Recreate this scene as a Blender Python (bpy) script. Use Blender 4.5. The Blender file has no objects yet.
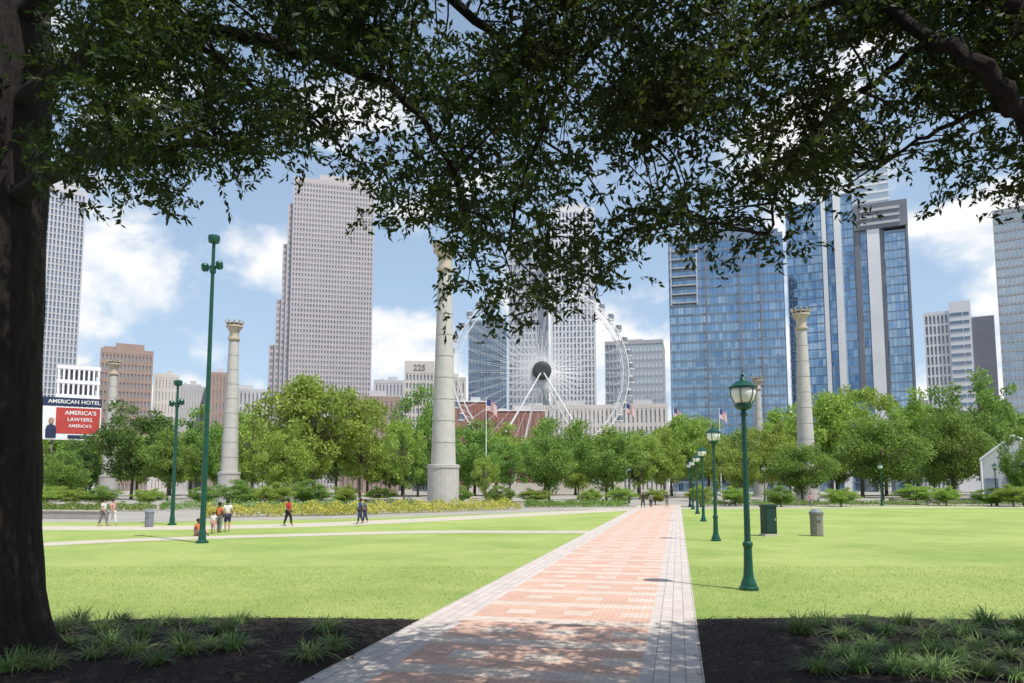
import bpy, math, random
import numpy as np
from mathutils import Vector, Matrix, noise
R = random.Random(11); RN = np.random.default_rng(5)
C = bpy.context.scene.collection
F = 740.0; EYE = 2.6; PITCH = math.radians(5.5); SH = 72.25
rad = math.radians
# ---------------- camera
cam = bpy.data.objects.new('camera', bpy.data.cameras.new('camera')); C.objects.link(cam)
cam.location = (0, 0, EYE); cam.rotation_euler = (math.pi/2+PITCH, 0, 0)
cam.data.lens = F/1024*36; cam.data.sensor_width = 36; cam.data.shift_y = SH/1024
cam.data.clip_end = 9000; cam.data.clip_start = .05
bpy.context.scene.camera = cam
def ray(px, py):
    u = (px-512)/F; v = (341.5-py+SH)/F; c, s = math.cos(PITCH), math.sin(PITCH)
    return Vector((u, c-v*s, s+v*c))
def at(px, py, Y):
    d = ray(px, py); return Vector((0, 0, EYE))+d*(Y/d.y)
def gp(px, py, z=0.0):
    d = ray(px, py); t = (z-EYE)/d.z; p = Vector((0, 0, EYE))+d*t; return p
def gY(py): return gp(512, py).y
# ---------------- materials
def N(nt, t, ins=None, **a):
    n = nt.nodes.new(t)
    for k, v in a.items(): setattr(n, k, v)
    for k, v in (ins or {}).items():
        if isinstance(v, bpy.types.NodeSocket): nt.links.new(v, n.inputs[k])
        else: n.inputs[k].default_value = v
    return n
def c4(c): return (c[0], c[1], c[2], 1)
def newmat(name):
    m = bpy.data.materials.new(name); m.use_nodes = True
    nt = m.node_tree; p = nt.nodes['Principled BSDF']; return m, nt, p
def mathn(nt, op, a, b=0.0, c=None):
    d = {0: a, 1: b}
    if c is not None: d[2] = c
    return N(nt, 'ShaderNodeMath', d, operation=op).outputs[0]
def mix(nt, f, a, b, bt='MIX'):
    a = c4(a) if isinstance(a, tuple) else a; b = c4(b) if isinstance(b, tuple) else b
    return N(nt, 'ShaderNodeMixRGB', {'Fac': f, 'Color1': a, 'Color2': b}, blend_type=bt).outputs[0]
def ramp(nt, f, a, b): return N(nt, 'ShaderNodeMapRange', {0: f, 1: a, 2: b, 3: 0.0, 4: 1.0}).outputs[0]
def mat(name, c1, c2=None, scale=3, rough=.7, metal=0, bump=0, bscale=30, stretch=(1, 1, 1), spec=.4):
    m, nt, p = newmat(name)
    c2 = c2 or tuple(x*.8 for x in c1)
    tc = N(nt, 'ShaderNodeTexCoord').outputs['Object']
    mp = N(nt, 'ShaderNodeMapping', {'Vector': tc, 'Scale': stretch}).outputs[0]
    n = N(nt, 'ShaderNodeTexNoise', {'Vector': mp, 'Scale': scale, 'Detail': 6.0, 'Roughness': .65}).outputs[0]
    nt.links.new(mix(nt, ramp(nt, n, .35, .65), c1, c2), p.inputs['Base Color'])
    p.inputs['Roughness'].default_value = rough; p.inputs['Metallic'].default_value = metal
    p.inputs['Specular IOR Level'].default_value = spec
    if bump:
        nb = N(nt, 'ShaderNodeTexNoise', {'Vector': mp, 'Scale': bscale, 'Detail': 5.0, 'Roughness': .7}).outputs[0]
        nt.links.new(N(nt, 'ShaderNodeBump', {'Height': nb, 'Strength': min(1, bump), 'Distance': .05*max(1, bump)}).outputs[0], p.inputs['Normal'])
    return m
def leafmat(name, c1, c2, scale=.5, tr=.4, c3=None, rnd=.3):
    m, nt, p = newmat(name)
    tc = N(nt, 'ShaderNodeTexCoord').outputs['Object']
    n = N(nt, 'ShaderNodeTexNoise', {'Vector': tc, 'Scale': scale, 'Detail': 4.0, 'Roughness': .7}).outputs[0]
    col = mix(nt, ramp(nt, n, .36, .64), c1, c2)
    isl = N(nt, 'ShaderNodeNewGeometry').outputs['Random Per Island']
    oi = N(nt, 'ShaderNodeObjectInfo').outputs['Random']
    val = mathn(nt, 'ADD', mathn(nt, 'MULTIPLY_ADD', isl, .5, .75), mathn(nt, 'MULTIPLY_ADD', oi, rnd, -rnd/2))
    col = N(nt, 'ShaderNodeHueSaturation', {'Color': col, 'Value': val, 'Hue': mathn(nt, 'MULTIPLY_ADD', oi, .03, .485)}).outputs[0]
    nt.links.new(col, p.inputs['Base Color']); p.inputs['Roughness'].default_value = .5
    p.inputs['Specular IOR Level'].default_value = .25
    if tr <= 0: return m
    t = N(nt, 'ShaderNodeBsdfTranslucent', {'Color': mix(nt, .5, col, c3 or c2)}).outputs[0]
    ms = N(nt, 'ShaderNodeMixShader', {0: tr, 1: p.outputs[0], 2: t}).outputs[0]
    nt.links.new(ms, nt.nodes['Material Output'].inputs[0]); return m
def glass(name, c1, c2, cell=(1.5, 1.5, 3.6), metal=.75, rough=.06, wob=.015):
    m, nt, p = newmat(name)
    tc = N(nt, 'ShaderNodeTexCoord').outputs['Object']
    dv = N(nt, 'ShaderNodeVectorMath', {0: tc, 1: (cell[0]*1.003, cell[1]*1.003, cell[2]*1.0001)}, operation='DIVIDE').outputs[0]
    fl = N(nt, 'ShaderNodeVectorMath', {0: dv}, operation='FLOOR').outputs[0]
    wn = N(nt, 'ShaderNodeTexWhiteNoise', {'Vector': fl})
    big = N(nt, 'ShaderNodeTexNoise', {'Vector': tc, 'Scale': .03, 'Detail': 3.0}).outputs[0]
    f = mathn(nt, 'MULTIPLY_ADD', wn.outputs[0], .5, mathn(nt, 'MULTIPLY_ADD', ramp(nt, big, .4, .6), .6, -.05))
    nt.links.new(mix(nt, f, c1, c2), p.inputs['Base Color'])
    p.inputs['Metallic'].default_value = metal; p.inputs['Roughness'].default_value = rough
    g = N(nt, 'ShaderNodeNewGeometry').outputs['Normal']
    off = N(nt, 'ShaderNodeVectorMath', {0: wn.outputs[1], 1: (.5, .5, .5)}, operation='SUBTRACT').outputs[0]
    of2 = N(nt, 'ShaderNodeVectorMath', {0: off, 'Scale': wob*2}, operation='SCALE').outputs[0]
    nn = N(nt, 'ShaderNodeVectorMath', {0: N(nt, 'ShaderNodeVectorMath', {0: g, 1: of2}).outputs[0]}, operation='NORMALIZE').outputs[0]
    nt.links.new(nn, p.inputs['Normal']); return m
# ---------------- mesh builder
class MB:
    def __init__(s): s.v = []; s.f = []; s.mi = []; s.cur = 0; s.M = Matrix()
    def add(s, vs, fs):
        o = len(s.v); s.v += [tuple(s.M @ Vector(v)) for v in vs]
        s.f += [tuple(i+o for i in f) for f in fs]; s.mi += [s.cur]*len(fs); return s
    def box(s, c, d):
        x, y, z = c; a, b, e = d[0]/2, d[1]/2, d[2]/2
        vs = [(x+i*a, y+j*b, z+k*e) for k in (-1, 1) for j in (-1, 1) for i in (-1, 1)]
        return s.add(vs, [(0, 2, 3, 1), (4, 5, 7, 6), (0, 1, 5, 4), (2, 6, 7, 3), (0, 4, 6, 2), (1, 3, 7, 5)])
    def tube(s, pts, rs, n=8, cap=True):
        pts = [Vector(p) for p in pts]; vs = []; fs = []
        if not isinstance(rs, (list, tuple)): rs = [rs]*len(pts)
        prev = None
        for i, p in enumerate(pts):
            t = (pts[min(i+1, len(pts)-1)]-pts[max(i-1, 0)]).normalized()
            if prev is None: prev = t.orthogonal().normalized()
            a = (prev-t*prev.dot(t)).normalized(); prev = a; b = t.cross(a)
            for k in range(n):
                an = 2*math.pi*k/n; vs.append(p+(a*math.cos(an)+b*math.sin(an))*rs[i])
        for i in range(len(pts)-1):
            for k in range(n):
                k2 = (k+1) % n; fs.append((i*n+k, i*n+k2, (i+1)*n+k2, (i+1)*n+k))
        if cap: fs += [tuple(range(n))[::-1], tuple((len(pts)-1)*n+k for k in range(n))]
        return s.add(vs, fs)
    def lathe(s, prof, n=16, c=(0, 0, 0), flute=0):
        vs = []; fs = []
        for r, z in prof:
            for k in range(n):
                an = 2*math.pi*k/n; rr = r*(1-flute*(k % 2)); vs.append((c[0]+rr*math.cos(an), c[1]+rr*math.sin(an), c[2]+z))
        m = len(prof)
        for i in range(m-1):
            for k in range(n):
                k2 = (k+1) % n; fs.append((i*n+k, i*n+k2, (i+1)*n+k2, (i+1)*n+k))
        fs += [tuple(range(n))[::-1], tuple((m-1)*n+k for k in range(n))]
        return s.add(vs, fs)
    def quad(s, *p): return s.add(p, [tuple(range(len(p)))])
    def build(s, name, mats, parent=None, world=False, smooth=False):
        me = bpy.data.meshes.new(name); vs = s.v
        if world and parent is not None:
            inv = (Matrix.Translation(parent.location) @ parent.rotation_euler.to_matrix().to_4x4()).inverted()
            vs = [tuple(inv @ Vector(v)) for v in vs]
        me.from_pydata(vs, [], s.f)
        if not isinstance(mats, (list, tuple)): mats = [mats]
        for m in mats: me.materials.append(m)
        if len(mats) > 1: me.polygons.foreach_set('material_index', s.mi)
        if smooth: me.polygons.foreach_set('use_smooth', [True]*len(me.polygons))
        me.update(); return link(name, me, parent)
def link(name, data, parent=None, loc=(0, 0, 0), rz=0):
    o = bpy.data.objects.new(name, data); C.objects.link(o); o.parent = parent; o.location = loc; o.rotation_euler = (0, 0, rz); return o
def tag(o, label, cat, group=None):
    o['label'] = label; o['category'] = cat
    if group: o['group'] = group
    return o
def thing(name, label, cat, loc=(0, 0, 0), rz=0, group=None):
    return tag(link(name, None, None, loc, rz), label, cat, group)
def struct(o): o['kind'] = 'structure'; return o
def stuff(o, label=None, cat=None):
    o['kind'] = 'stuff'
    if label: o['label'] = label; o['category'] = cat
    return o
def dup(o, parent=None, kids=None):
    kids = kids if kids is not None else KIDS(o)
    c = o.copy(); C.objects.link(c); c.parent = parent
    for ch in kids:
        d = ch.copy(); C.objects.link(d); d.parent = c
        for g in KIDS(ch):
            e = g.copy(); C.objects.link(e); e.parent = d
    return c
def KIDS(o): return [c for c in C.objects if c.parent == o]
def leaves(P, D, L, W, S=None):
    n = len(P); D = D/np.linalg.norm(D, axis=1, keepdims=True)
    if S is None: S = RN.normal(size=(n, 3))
    S = np.cross(D, S); S /= np.linalg.norm(S, axis=1, keepdims=True)+1e-9
    L = np.broadcast_to(np.asarray(L, float).reshape(-1, 1), (n, 1)); W = np.broadcast_to(np.asarray(W, float).reshape(-1, 1), (n, 1))
    v = np.stack([P, P+D*L*.45+S*W*.5, P+D*L, P+D*L*.45-S*W*.5], 1).reshape(-1, 3)
    return v, np.arange(n*4).reshape(-1, 4)
def npmesh(name, v, f, m, parent=None):
    me = bpy.data.meshes.new(name)
    if parent is not None: v = v-np.array(parent.location)
    me.from_pydata(v.tolist(), [], f.tolist()); me.materials.append(m); me.update(); return link(name, me, parent)
def text(parent, s, size, loc, m, rot=(math.pi/2, 0, 0), name='lettering', align='CENTER', ext=.02, sx=1):
    cu = bpy.data.curves.new('t', 'FONT'); cu.body = s; cu.size = size; cu.align_x = align; cu.align_y = 'CENTER'; cu.extrude = ext; cu.offset = size*.012
    o = bpy.data.objects.new('t', cu); C.objects.link(o)
    bpy.context.view_layer.update()
    me = bpy.data.meshes.new_from_object(o.evaluated_get(bpy.context.evaluated_depsgraph_get()))
    bpy.data.objects.remove(o); me.materials.clear(); me.materials.append(m)
    t = link(name, me, parent, loc); t.rotation_euler = rot; t.scale = (sx, 1, 1); return t
# ---------------- world and sun
sun_az = Vector((.72, -.69, 0)).normalized(); EL = rad(62)
tosun = Vector((sun_az.x*math.cos(EL), sun_az.y*math.cos(EL), math.sin(EL)))
w = bpy.data.worlds.new('World'); bpy.context.scene.world = w; w.use_nodes = True
nt = w.node_tree; nt.nodes.clear()
sky = N(nt, 'ShaderNodeTexSky', sky_type='NISHITA'); sky.sun_disc = False
sky.sun_elevation = EL; sky.sun_rotation = math.atan2(sun_az.x, sun_az.y); sky.air_density = 1.0; sky.dust_density = 1.2; sky.ozone_density = 1.2
bg1 = N(nt, 'ShaderNodeBackground', {'Color': sky.outputs[0], 'Strength': .15})
tc = N(nt, 'ShaderNodeTexCoord').outputs['Generated']
sep = N(nt, 'ShaderNodeSeparateXYZ', {0: tc}); zz = sep.outputs[2]
def cn(dz):
    mp = N(nt, 'ShaderNodeMapping', {'Vector': tc, 'Scale': (1, 1, 1.5), 'Location': (.35, .2, dz)}).outputs[0]
    return N(nt, 'ShaderNodeTexNoise', {'Vector': mp, 'Scale': 5.0, 'Detail': 10.0, 'Roughness': .52, 'Distortion': .2}).outputs[0]
n1 = cn(0); n2 = cn(.035)
bias = mathn(nt, 'MULTIPLY', mathn(nt, 'SUBTRACT', .36, zz), .42)
cl = N(nt, 'ShaderNodeMapRange', {0: mathn(nt, 'ADD', n1, bias), 1: .49, 2: .61, 3: 0.0, 4: 1.0}, interpolation_type='SMOOTHSTEP').outputs[0]
shd = ramp(nt, mathn(nt, 'SUBTRACT', n2, n1), -.02, .06)
ccol = mix(nt, shd, (1.0, 1.0, 1.0), (.74, .82, .92))
bg2 = N(nt, 'ShaderNodeBackground', {'Color': ccol, 'Strength': 1.04})
bgh = N(nt, 'ShaderNodeBackground', {'Color': (.55, .73, .95, 1), 'Strength': 1.0})
hz = mathn(nt, 'MULTIPLY_ADD', ramp(nt, zz, .75, .0), .55, .18)
mh = N(nt, 'ShaderNodeMixShader', {0: hz, 1: bg1.outputs[0], 2: bgh.outputs[0]})
ms = N(nt, 'ShaderNodeMixShader', {0: mathn(nt, 'MULTIPLY', cl, .95), 1: mh.outputs[0], 2: bg2.outputs[0]})
nt.links.new(ms.outputs[0], N(nt, 'ShaderNodeOutputWorld').inputs[0])
sl = bpy.data.lights.new('sun', 'SUN'); sl.energy = 5.0; sl.angle = rad(.53); sl.color = (1, .96, .89)
so = bpy.data.objects.new('sun', sl); C.objects.link(so); so.rotation_euler = tosun.to_track_quat('Z', 'Y').to_euler()
vs = bpy.context.scene.view_settings; vs.view_transform = 'Standard'; vs.look = 'None'; vs.exposure = 0
# ---------------- ground materials
def grassmat(name):
    m, nt, p = newmat(name)
    tc = N(nt, 'ShaderNodeTexCoord').outputs['Object']
    a = N(nt, 'ShaderNodeTexNoise', {'Vector': tc, 'Scale': .13, 'Detail': 7.0, 'Roughness': .68, 'Distortion': .4}).outputs[0]
    mp = N(nt, 'ShaderNodeMapping', {'Vector': tc, 'Scale': (1, .35, 1)}).outputs[0]
    b = N(nt, 'ShaderNodeTexNoise', {'Vector': mp, 'Scale': 7.0, 'Detail': 6.0, 'Roughness': .8}).outputs[0]
    c = N(nt, 'ShaderNodeTexNoise', {'Vector': tc, 'Scale': 60.0, 'Detail': 3.0, 'Roughness': .8}).outputs[0]
    d = N(nt, 'ShaderNodeTexNoise', {'Vector': tc, 'Scale': .7, 'Detail': 6.0, 'Roughness': .75}).outputs[0]
    col = mix(nt, ramp(nt, a, .40, .60), (.225, .32, .08), (.36, .43, .135))
    col = mix(nt, mathn(nt, 'MULTIPLY', ramp(nt, d, .48, .66), .4), col, (.45, .45, .20))
    col = mix(nt, mathn(nt, 'MULTIPLY', ramp(nt, b, .38, .70), .5), col, (.18, .285, .055))
    col = mix(nt, mathn(nt, 'MULTIPLY', ramp(nt, c, .45, .75), .5), col, (.44, .48, .18))
    nt.links.new(col, p.inputs['Base Color']); p.inputs['Roughness'].default_value = .85; p.inputs['Specular IOR Level'].default_value = .1
    nt.links.new(N(nt, 'ShaderNodeBump', {'Height': c, 'Strength': .7, 'Distance': .03}).outputs[0], p.inputs['Normal'])
    return m
M_grass = grassmat('lawn_grass')
M_ground = mat('plaza_paving', (.36, .33, .29), (.28, .27, .24), .3, .85)
M_conc = mat('pale_concrete', (.52, .47, .38), (.43, .39, .31), 1.5, .8, bump=.2)
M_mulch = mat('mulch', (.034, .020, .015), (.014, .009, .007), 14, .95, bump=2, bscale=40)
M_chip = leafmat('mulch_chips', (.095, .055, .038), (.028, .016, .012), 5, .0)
# ---------------- setting: ground, lawns, paths
mb = MB(); mb.quad((-3000, -200, -.02), (3000, -200, -.02), (3000, 6000, -.02), (-3000, 6000, -.02)); struct(mb.build('ground', M_ground))
vp = ray(678, 485); PD = Vector((vp.x, vp.y, 0)).normalized(); PN = Vector((PD.y, -PD.x, 0))
A = gp(300, 683); B = gp(705, 683); a0 = A.dot(PN); b0 = B.dot(PN); HW = (b0-a0)/2; PC = PN*((a0+b0)/2)
def sheet(name, pts, z, m):
    mb = MB(); mb.quad(*[(p[0], p[1], z) for p in pts]); return struct(mb.build(name, m))
def pe(side, s): q = PN*(a0 if side < 0 else b0)+PD*s; return (q.x, q.y)
ll = [pe(-1, 3), pe(-1, 84)]+[tuple(gp(x, y)[:2]) for x, y in ((600, 509.5), (510, 513), (400, 517), (290, 520), (150, 522), (30, 522), (-160, 523), (-500, 545))]+[(-40, 10), (-12, 3)]
sheet('lawn_left', ll, .0, M_grass)
rr = [pe(1, 84), pe(1, 3), (14, 3), (45, 20), tuple(gp(1150, 507)[:2]), tuple(gp(1010, 506)[:2]), tuple(gp(850, 506)[:2])]
sheet('lawn_right', rr, .0, M_grass)
# brick path
m, nt, p = newmat('brick_path')
tc = N(nt, 'ShaderNodeTexCoord').outputs['Object']; sp = N(nt, 'ShaderNodeSeparateXYZ', {0: tc}); X, Y = sp.outputs[0], sp.outputs[1]
cx = mathn(nt, 'FLOOR', mathn(nt, 'DIVIDE', mathn(nt, 'ADD', X, HW-.86), .58)); cy = mathn(nt, 'FLOOR', mathn(nt, 'DIVIDE', Y, .5))
wn = N(nt, 'ShaderNodeTexWhiteNoise', {'Vector': N(nt, 'ShaderNodeCombineXYZ', {0: cx, 1: cy}).outputs[0]}).outputs[0]
br = N(nt, 'ShaderNodeTexBrick', {'Vector': tc, 'Color1': (1, 1, 1, 1), 'Color2': (.82, .80, .80, 1), 'Mortar': (.5, .48, .48, 1), 'Scale': 1.0, 'Mortar Size': .006, 'Brick Width': .2, 'Row Height': .1, 'Mortar Smooth': .2, 'Bias': -.2}).outputs[0]
bb = N(nt, 'ShaderNodeTexBrick', {'Vector': N(nt, 'ShaderNodeMapping', {'Vector': tc, 'Rotation': (0, 0, math.pi/2)}).outputs[0], 'Color1': (1, 1, 1, 1), 'Color2': (.84, .83, .83, 1), 'Mortar': (.45, .45, .45, 1), 'Scale': 1.0, 'Mortar Size': .009, 'Brick Width': .4, 'Row Height': .215, 'Mortar Smooth': .2}).outputs[0]
fr = lambda v, k, o=0.0: mathn(nt, 'FRACT', mathn(nt, 'DIVIDE', mathn(nt, 'ADD', v, o), k))
band = mathn(nt, 'LESS_THAN', fr(cy, 4.0, .01), .2)
rowmid = mathn(nt, 'MULTIPLY', mathn(nt, 'GREATER_THAN', fr(cy, 4.0, .01), .45), mathn(nt, 'LESS_THAN', fr(cy, 4.0, .01), .7))
chk = mathn(nt, 'GREATER_THAN', fr(cx, 2.0, .01), .4)
red = mix(nt, wn, (.60, .365, .27), (.66, .43, .325)); gry = mix(nt, wn, (.62, .53, .44), (.67, .57, .48))
sel = mathn(nt, 'MAXIMUM', band, mathn(nt, 'MULTIPLY', rowmid, chk))
cen = mix(nt, mathn(nt, 'MULTIPLY', sel, .9), red, gry); cen = mix(nt, 1.0, cen, br, 'MULTIPLY')
edge = mix(nt, 1.0, mix(nt, wn, (.60, .53, .48), (.55, .49, .445)), bb, 'MULTIPLY')
ax = mathn(nt, 'ABSOLUTE', X); isE = mathn(nt, 'GREATER_THAN', ax, HW-.86)
ns = N(nt, 'ShaderNodeTexNoise', {'Vector': tc, 'Scale': .8, 'Detail': 6.0, 'Roughness': .7}).outputs[0]
col = mix(nt, mathn(nt, 'MULTIPLY', ramp(nt, ns, .35, .7), .22), mix(nt, isE, cen, edge), (.44, .36, .31))
nt.links.new(col, p.inputs['Base Color']); p.inputs['Roughness'].default_value = .8
nt.links.new(N(nt, 'ShaderNodeBump', {'Height': mix(nt, isE, br, bb), 'Strength': .5, 'Distance': .008}).outputs[0], p.inputs['Normal'])
mb = MB(); mb.quad((-HW, 1, 0), (HW, 1, 0), (HW, 100, 0), (-HW, 100, 0))
o = mb.build('path', m); o.location = (PC.x, PC.y, .012); o.rotation_euler = (0, 0, math.atan2(-PD.x, PD.y)); struct(o)
def smooth(pts, n=8):
    out = []
    for i in range(len(pts)-1):
        p0, p1, p2, p3 = pts[max(i-1, 0)], pts[i], pts[i+1], pts[min(i+2, len(pts)-1)]
        for k in range(n):
            t = k/n; out.append(tuple(.5*((2*b)+(-a+c)*t+(2*a-5*b+4*c-d)*t*t+(-a+3*b-3*c+d)*t**3) for a, b, c, d in zip(p0, p1, p2, p3)))
    return out+[tuple(pts[-1])]
def ribbon(name, pxs, wd, z, m):
    pts = smooth([tuple(gp(x, y)[:2]) for x, y in pxs]); mb = MB(); L = []
    for i, q in enumerate(pts):
        a = Vector(pts[max(i-1, 0)]); b = Vector(pts[min(i+1, len(pts)-1)]); t = (b-a).normalized(); n = Vector((-t.y, t.x))*wd/2
        L.append(((q[0]+n.x, q[1]+n.y, z), (q[0]-n.x, q[1]-n.y, z)))
    for i in range(len(L)-1): mb.quad(L[i][0], L[i][1], L[i+1][1], L[i+1][0])
    return struct(mb.build(name, m))
ribbon('side_path', [(-200, 565), (-60, 552), (35, 545), (150, 539.5), (300, 535), (430, 532), (540, 532), (590, 532)], 2.2, .008, M_conc)
ribbon('curved_path', [(-160, 530), (35, 528), (150, 528), (290, 525.5), (400, 521), (520, 515), (634, 509)], 4.5, .004, M_conc)
ribbon('cross_path', [(560, 509.3), (640, 508.7), (800, 508), (1000, 507.5), (1200, 507)], 3.5, .016, M_conc)
# mulch beds
def bed(name, side, yfar, xo):
    mb = MB(); nx, ny = 90, 60; vs = []; fs = []
    for j in range(ny+1):
        for i in range(nx+1):
            u = i/nx; v = j/ny
            sfar = yfar(u); y = 2+(sfar-2)*v
            e0 = PN*(a0 if side < 0 else b0); xe = e0.x+PD.x*((y-e0.y)/PD.y)
            x = xe+(xo-xe)*u
            e = min(1, min(u*9, (1-v)*7)); z = .01+.16*e**.7+.05*e*noise.noise((x*1.3, y*1.3, 0))+.02*e*noise.noise((x*7, y*7, 3))
            vs.append((x, y, z))
    for j in range(ny):
        for i in range(nx):
            a = j*(nx+1)+i; fs.append((a, a+1, a+nx+2, a+nx+1) if side > 0 else (a, a+nx+1, a+nx+2, a+1))
    mb.add(vs, fs); o = struct(mb.build(name, M_mulch, smooth=True))
    vv = np.array(vs); idx = RN.integers(0, len(vv), 16000); P = vv[idx]+np.c_[RN.uniform(-.09, .09, 16000), RN.uniform(-.11, .11, 16000), RN.uniform(0, .015, 16000)]
    D = RN.normal(size=(16000, 3))*[1, 1, .35]
    v, f = leaves(P, D, RN.uniform(.03, .10, 16000), RN.uniform(.008, .022, 16000))
    stuff(npmesh('mulch_chips', v, f, M_chip), 'dark shredded bark chips covering the '+('left' if side < 0 else 'right')+' planting bed in the shade', 'mulch')
    return vv
yl = gY(620)
bedL = bed('mulch_bed_left', -1, lambda u: yl+.2*math.sin(u*5)-.9*max(0, u-.45), -12)
bedR = bed('mulch_bed_right', 1, lambda u: yl+.05+.15*math.sin(u*6), 13)
# near lawn blades
nb = 60000
y = RN.uniform(12.9, 24, nb)**1.0; x = RN.uniform(-16, 19, nb)
d = x*PN.x+y*PN.y; ok = ((d < a0-.02) | (d > b0+.02)); x, y = x[ok], y[ok]
n = len(x); P = np.c_[x, y, np.zeros(n)]; D = np.c_[RN.normal(size=n)*.5, RN.normal(size=n)*.5, np.ones(n)]
v, f = leaves(P, D, RN.uniform(.03, .07, n), RN.uniform(.006, .012, n))
M_blade = leafmat('grass_blades', (.25, .35, .07), (.36, .43, .12), 1, .3)
stuff(npmesh('lawn_grass_blades', v, f, M_blade), 'short mown grass blades of the nearer lawn', 'grass')
# ---------------- grass-like border plants
M_lir = leafmat('strappy_leaves', (.14, .23, .06), (.36, .45, .18), 4, .35)
M_lir2 = leafmat('strappy_leaves_dark', (.09, .17, .045), (.22, .31, .10), 4, .3)
protos = []
for k in range(5):
    mb = MB()
    for i in range(120+k*12):
        an = R.uniform(0, 6.283); L = R.uniform(.22, .50); dr = Vector((math.cos(an), math.sin(an), 0)); sd = Vector((-dr.y, dr.x, 0))*.010
        b = dr*R.uniform(0, .10)+Vector((R.uniform(-.06, .06), R.uniform(-.06, .06), 0)); lean = R.uniform(.4, 1.2); pr = None
        for s in range(5):
            t = s/4; q = b+dr*(L*lean*t**1.3)+Vector((0, 0, L*(1.15*t-.90*lean*t*t))); ww = sd*(1-t*.85)
            if pr: mb.quad(pr[0], pr[1], q+ww, q-ww)
            pr = (q-ww, q+ww)
    me = mb.build('plant_leaves', M_lir if k < 3 else M_lir2); protos.append(me.data); bpy.data.objects.remove(me)
def zbed(x, y, arr):
    i = np.argmin((arr[:, 0]-x)**2+(arr[:, 1]-y)**2); return float(arr[i, 2])
spots = [(60, 640), (78, 632), (102, 644), (120, 632), (142, 648), (162, 634), (178, 652), (200, 632), (224, 644), (240, 630), (110, 659), (135, 666), (70, 656), (185, 666), (155, 676), (210, 659), (92, 670), (310, 664), (332, 654), (25, 678), (5, 683), (48, 682), (326, 640), (232, 660),
         (800, 642), (822, 634), (845, 648), (862, 634), (885, 644), (905, 631), (927, 648), (945, 633), (965, 646), (987, 633), (1007, 648), (1022, 635), (840, 666), (870, 663), (898, 668), (932, 665), (957, 671), (982, 662), (1010, 670), (860, 684), (900, 688), (940, 690), (985, 688), (1018, 692), (820, 684), (1040, 657), (1060, 642), (925, 681), (965, 683), (1022, 655)]
for i, (px, py) in enumerate(spots):
    g = gp(px, py); side = 'left' if px < 500 else 'right'; arr = bedL if px < 500 else bedR
    o = link('border_grass_plant', protos[i % 5], None, (g.x, g.y, zbed(g.x, g.y, arr)-.02), R.uniform(0, 6))
    s = R.uniform(.8, 1.2); o.scale = (s, s, s*R.uniform(.8, 1.05))
    tag(o, 'clump of arching strappy green leaves growing in the %s mulch bed' % side, 'plant', 'strappy clumps in the %s mulch bed' % side)
# ---------------- big foreground trees
M_bark = mat('oak_bark', (.040, .030, .023), (.012, .009, .008), 5, .95, bump=3, bscale=9, stretch=(3, 3, .5))
M_twig = mat('twig_bark', (.02, .015, .011), None, 5, .9)
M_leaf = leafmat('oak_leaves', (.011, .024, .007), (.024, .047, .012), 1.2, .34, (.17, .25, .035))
OUT = [(-400, 150), (0, 180), (50, 200), (85, 200), (110, 185), (150, 212), (170, 186), (215, 195), (240, 165), (290, 158), (340, 155), (372, 200), (400, 240), (440, 255), (460, 295), (500, 335), (520, 330), (560, 308), (600, 284), (640, 252), (690, 222), (720, 255), (765, 278), (785, 268), (815, 225), (840, 175), (870, 148), (885, 182), (905, 172), (950, 178), (985, 186), (1024, 210), (1400, 225)]
def outl(x): return float(np.interp(x, [a for a, b in OUT], [b for a, b in OUT]))
sprays = {'L': [], 'R': []}
def addspray(px, py, Y, n): sprays['L' if px+R.uniform(-40, 40) < 520 else 'R'].append((at(px, py, Y), n))
tries = 0; cnt = 0
while cnt < 620 and tries < 15000:
    tries += 1
    px = R.uniform(-120, 1150); L = outl(px); Y = R.uniform(6.6, 10.6); py = L-34*9/Y-(R.random()**.95)*(L+30)
    if px < 62:
        Y = R.uniform(10.9, 11.8)
        if R.random() < .25: continue
    g = noise.noise((px/62, py/45, Y/14))
    dn = .22+.78*min(1, (L-py)/110)
    if 225 < px < 440 and 60 < py: dn *= .5; g -= .06
    if R.random() > dn or g < -.10: continue
    addspray(px, py, Y, 15); cnt += 1
for i in range(190):   # drooping rim of the crown
    px = R.uniform(-60, 1100); L = outl(px); Y = R.uniform(7, 10.2)
    if px < 50 or noise.noise((px/30, 7, 1)) < -.12: continue
    addspray(px, L-R.uniform(12, 45), Y, 6)
def twigs_for(sp, sg=1.0):
    T = []
    for c, n in sp:
        for i in range(n):
            T.append((c.x+R.gauss(0, .25)*sg, c.y+R.gauss(0, .25)*sg, c.z+R.gauss(0, .15)*sg))
    T = np.array(T); n = len(T)
    D = RN.normal(size=(n, 3))*[1, 1, .45]-[0, 0, .35]; D /= np.linalg.norm(D, axis=1, keepdims=True)
    return T, D
def crown_for(sp, nl, LL, WW, sg=1.0):
    T, D = twigs_for(sp, sg); n = len(T); P = []; DD = []
    tl = RN.uniform(.2, .42, (n, 1))
    for k in range(nl):
        s = (k+.5)/nl; P.append(T+D*tl*s+RN.normal(size=(n, 3))*.012); DD.append(D*.6+RN.normal(size=(n, 3))*.62-[0, 0, .12])
    P = np.concatenate(P); DD = np.concatenate(DD)
    return T, D, tl, leaves(P, DD, RN.uniform(LL*.7, LL*1.25, len(P)), RN.uniform(WW*.7, WW*1.3, len(P)))
def overhead_shade(x0, x1, n):  # unseen leaf sprays above the view, added to shade the foreground
    s = []
    for i in range(n):
        x = R.uniform(x0, x1); y = R.uniform(-4, 9.4); z = max(7.2, 2.6+.70*y+.9+abs(x)*.02)+R.uniform(0, 2.4)
        s.append((Vector((x, y, z)), 9))
    return s
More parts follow.
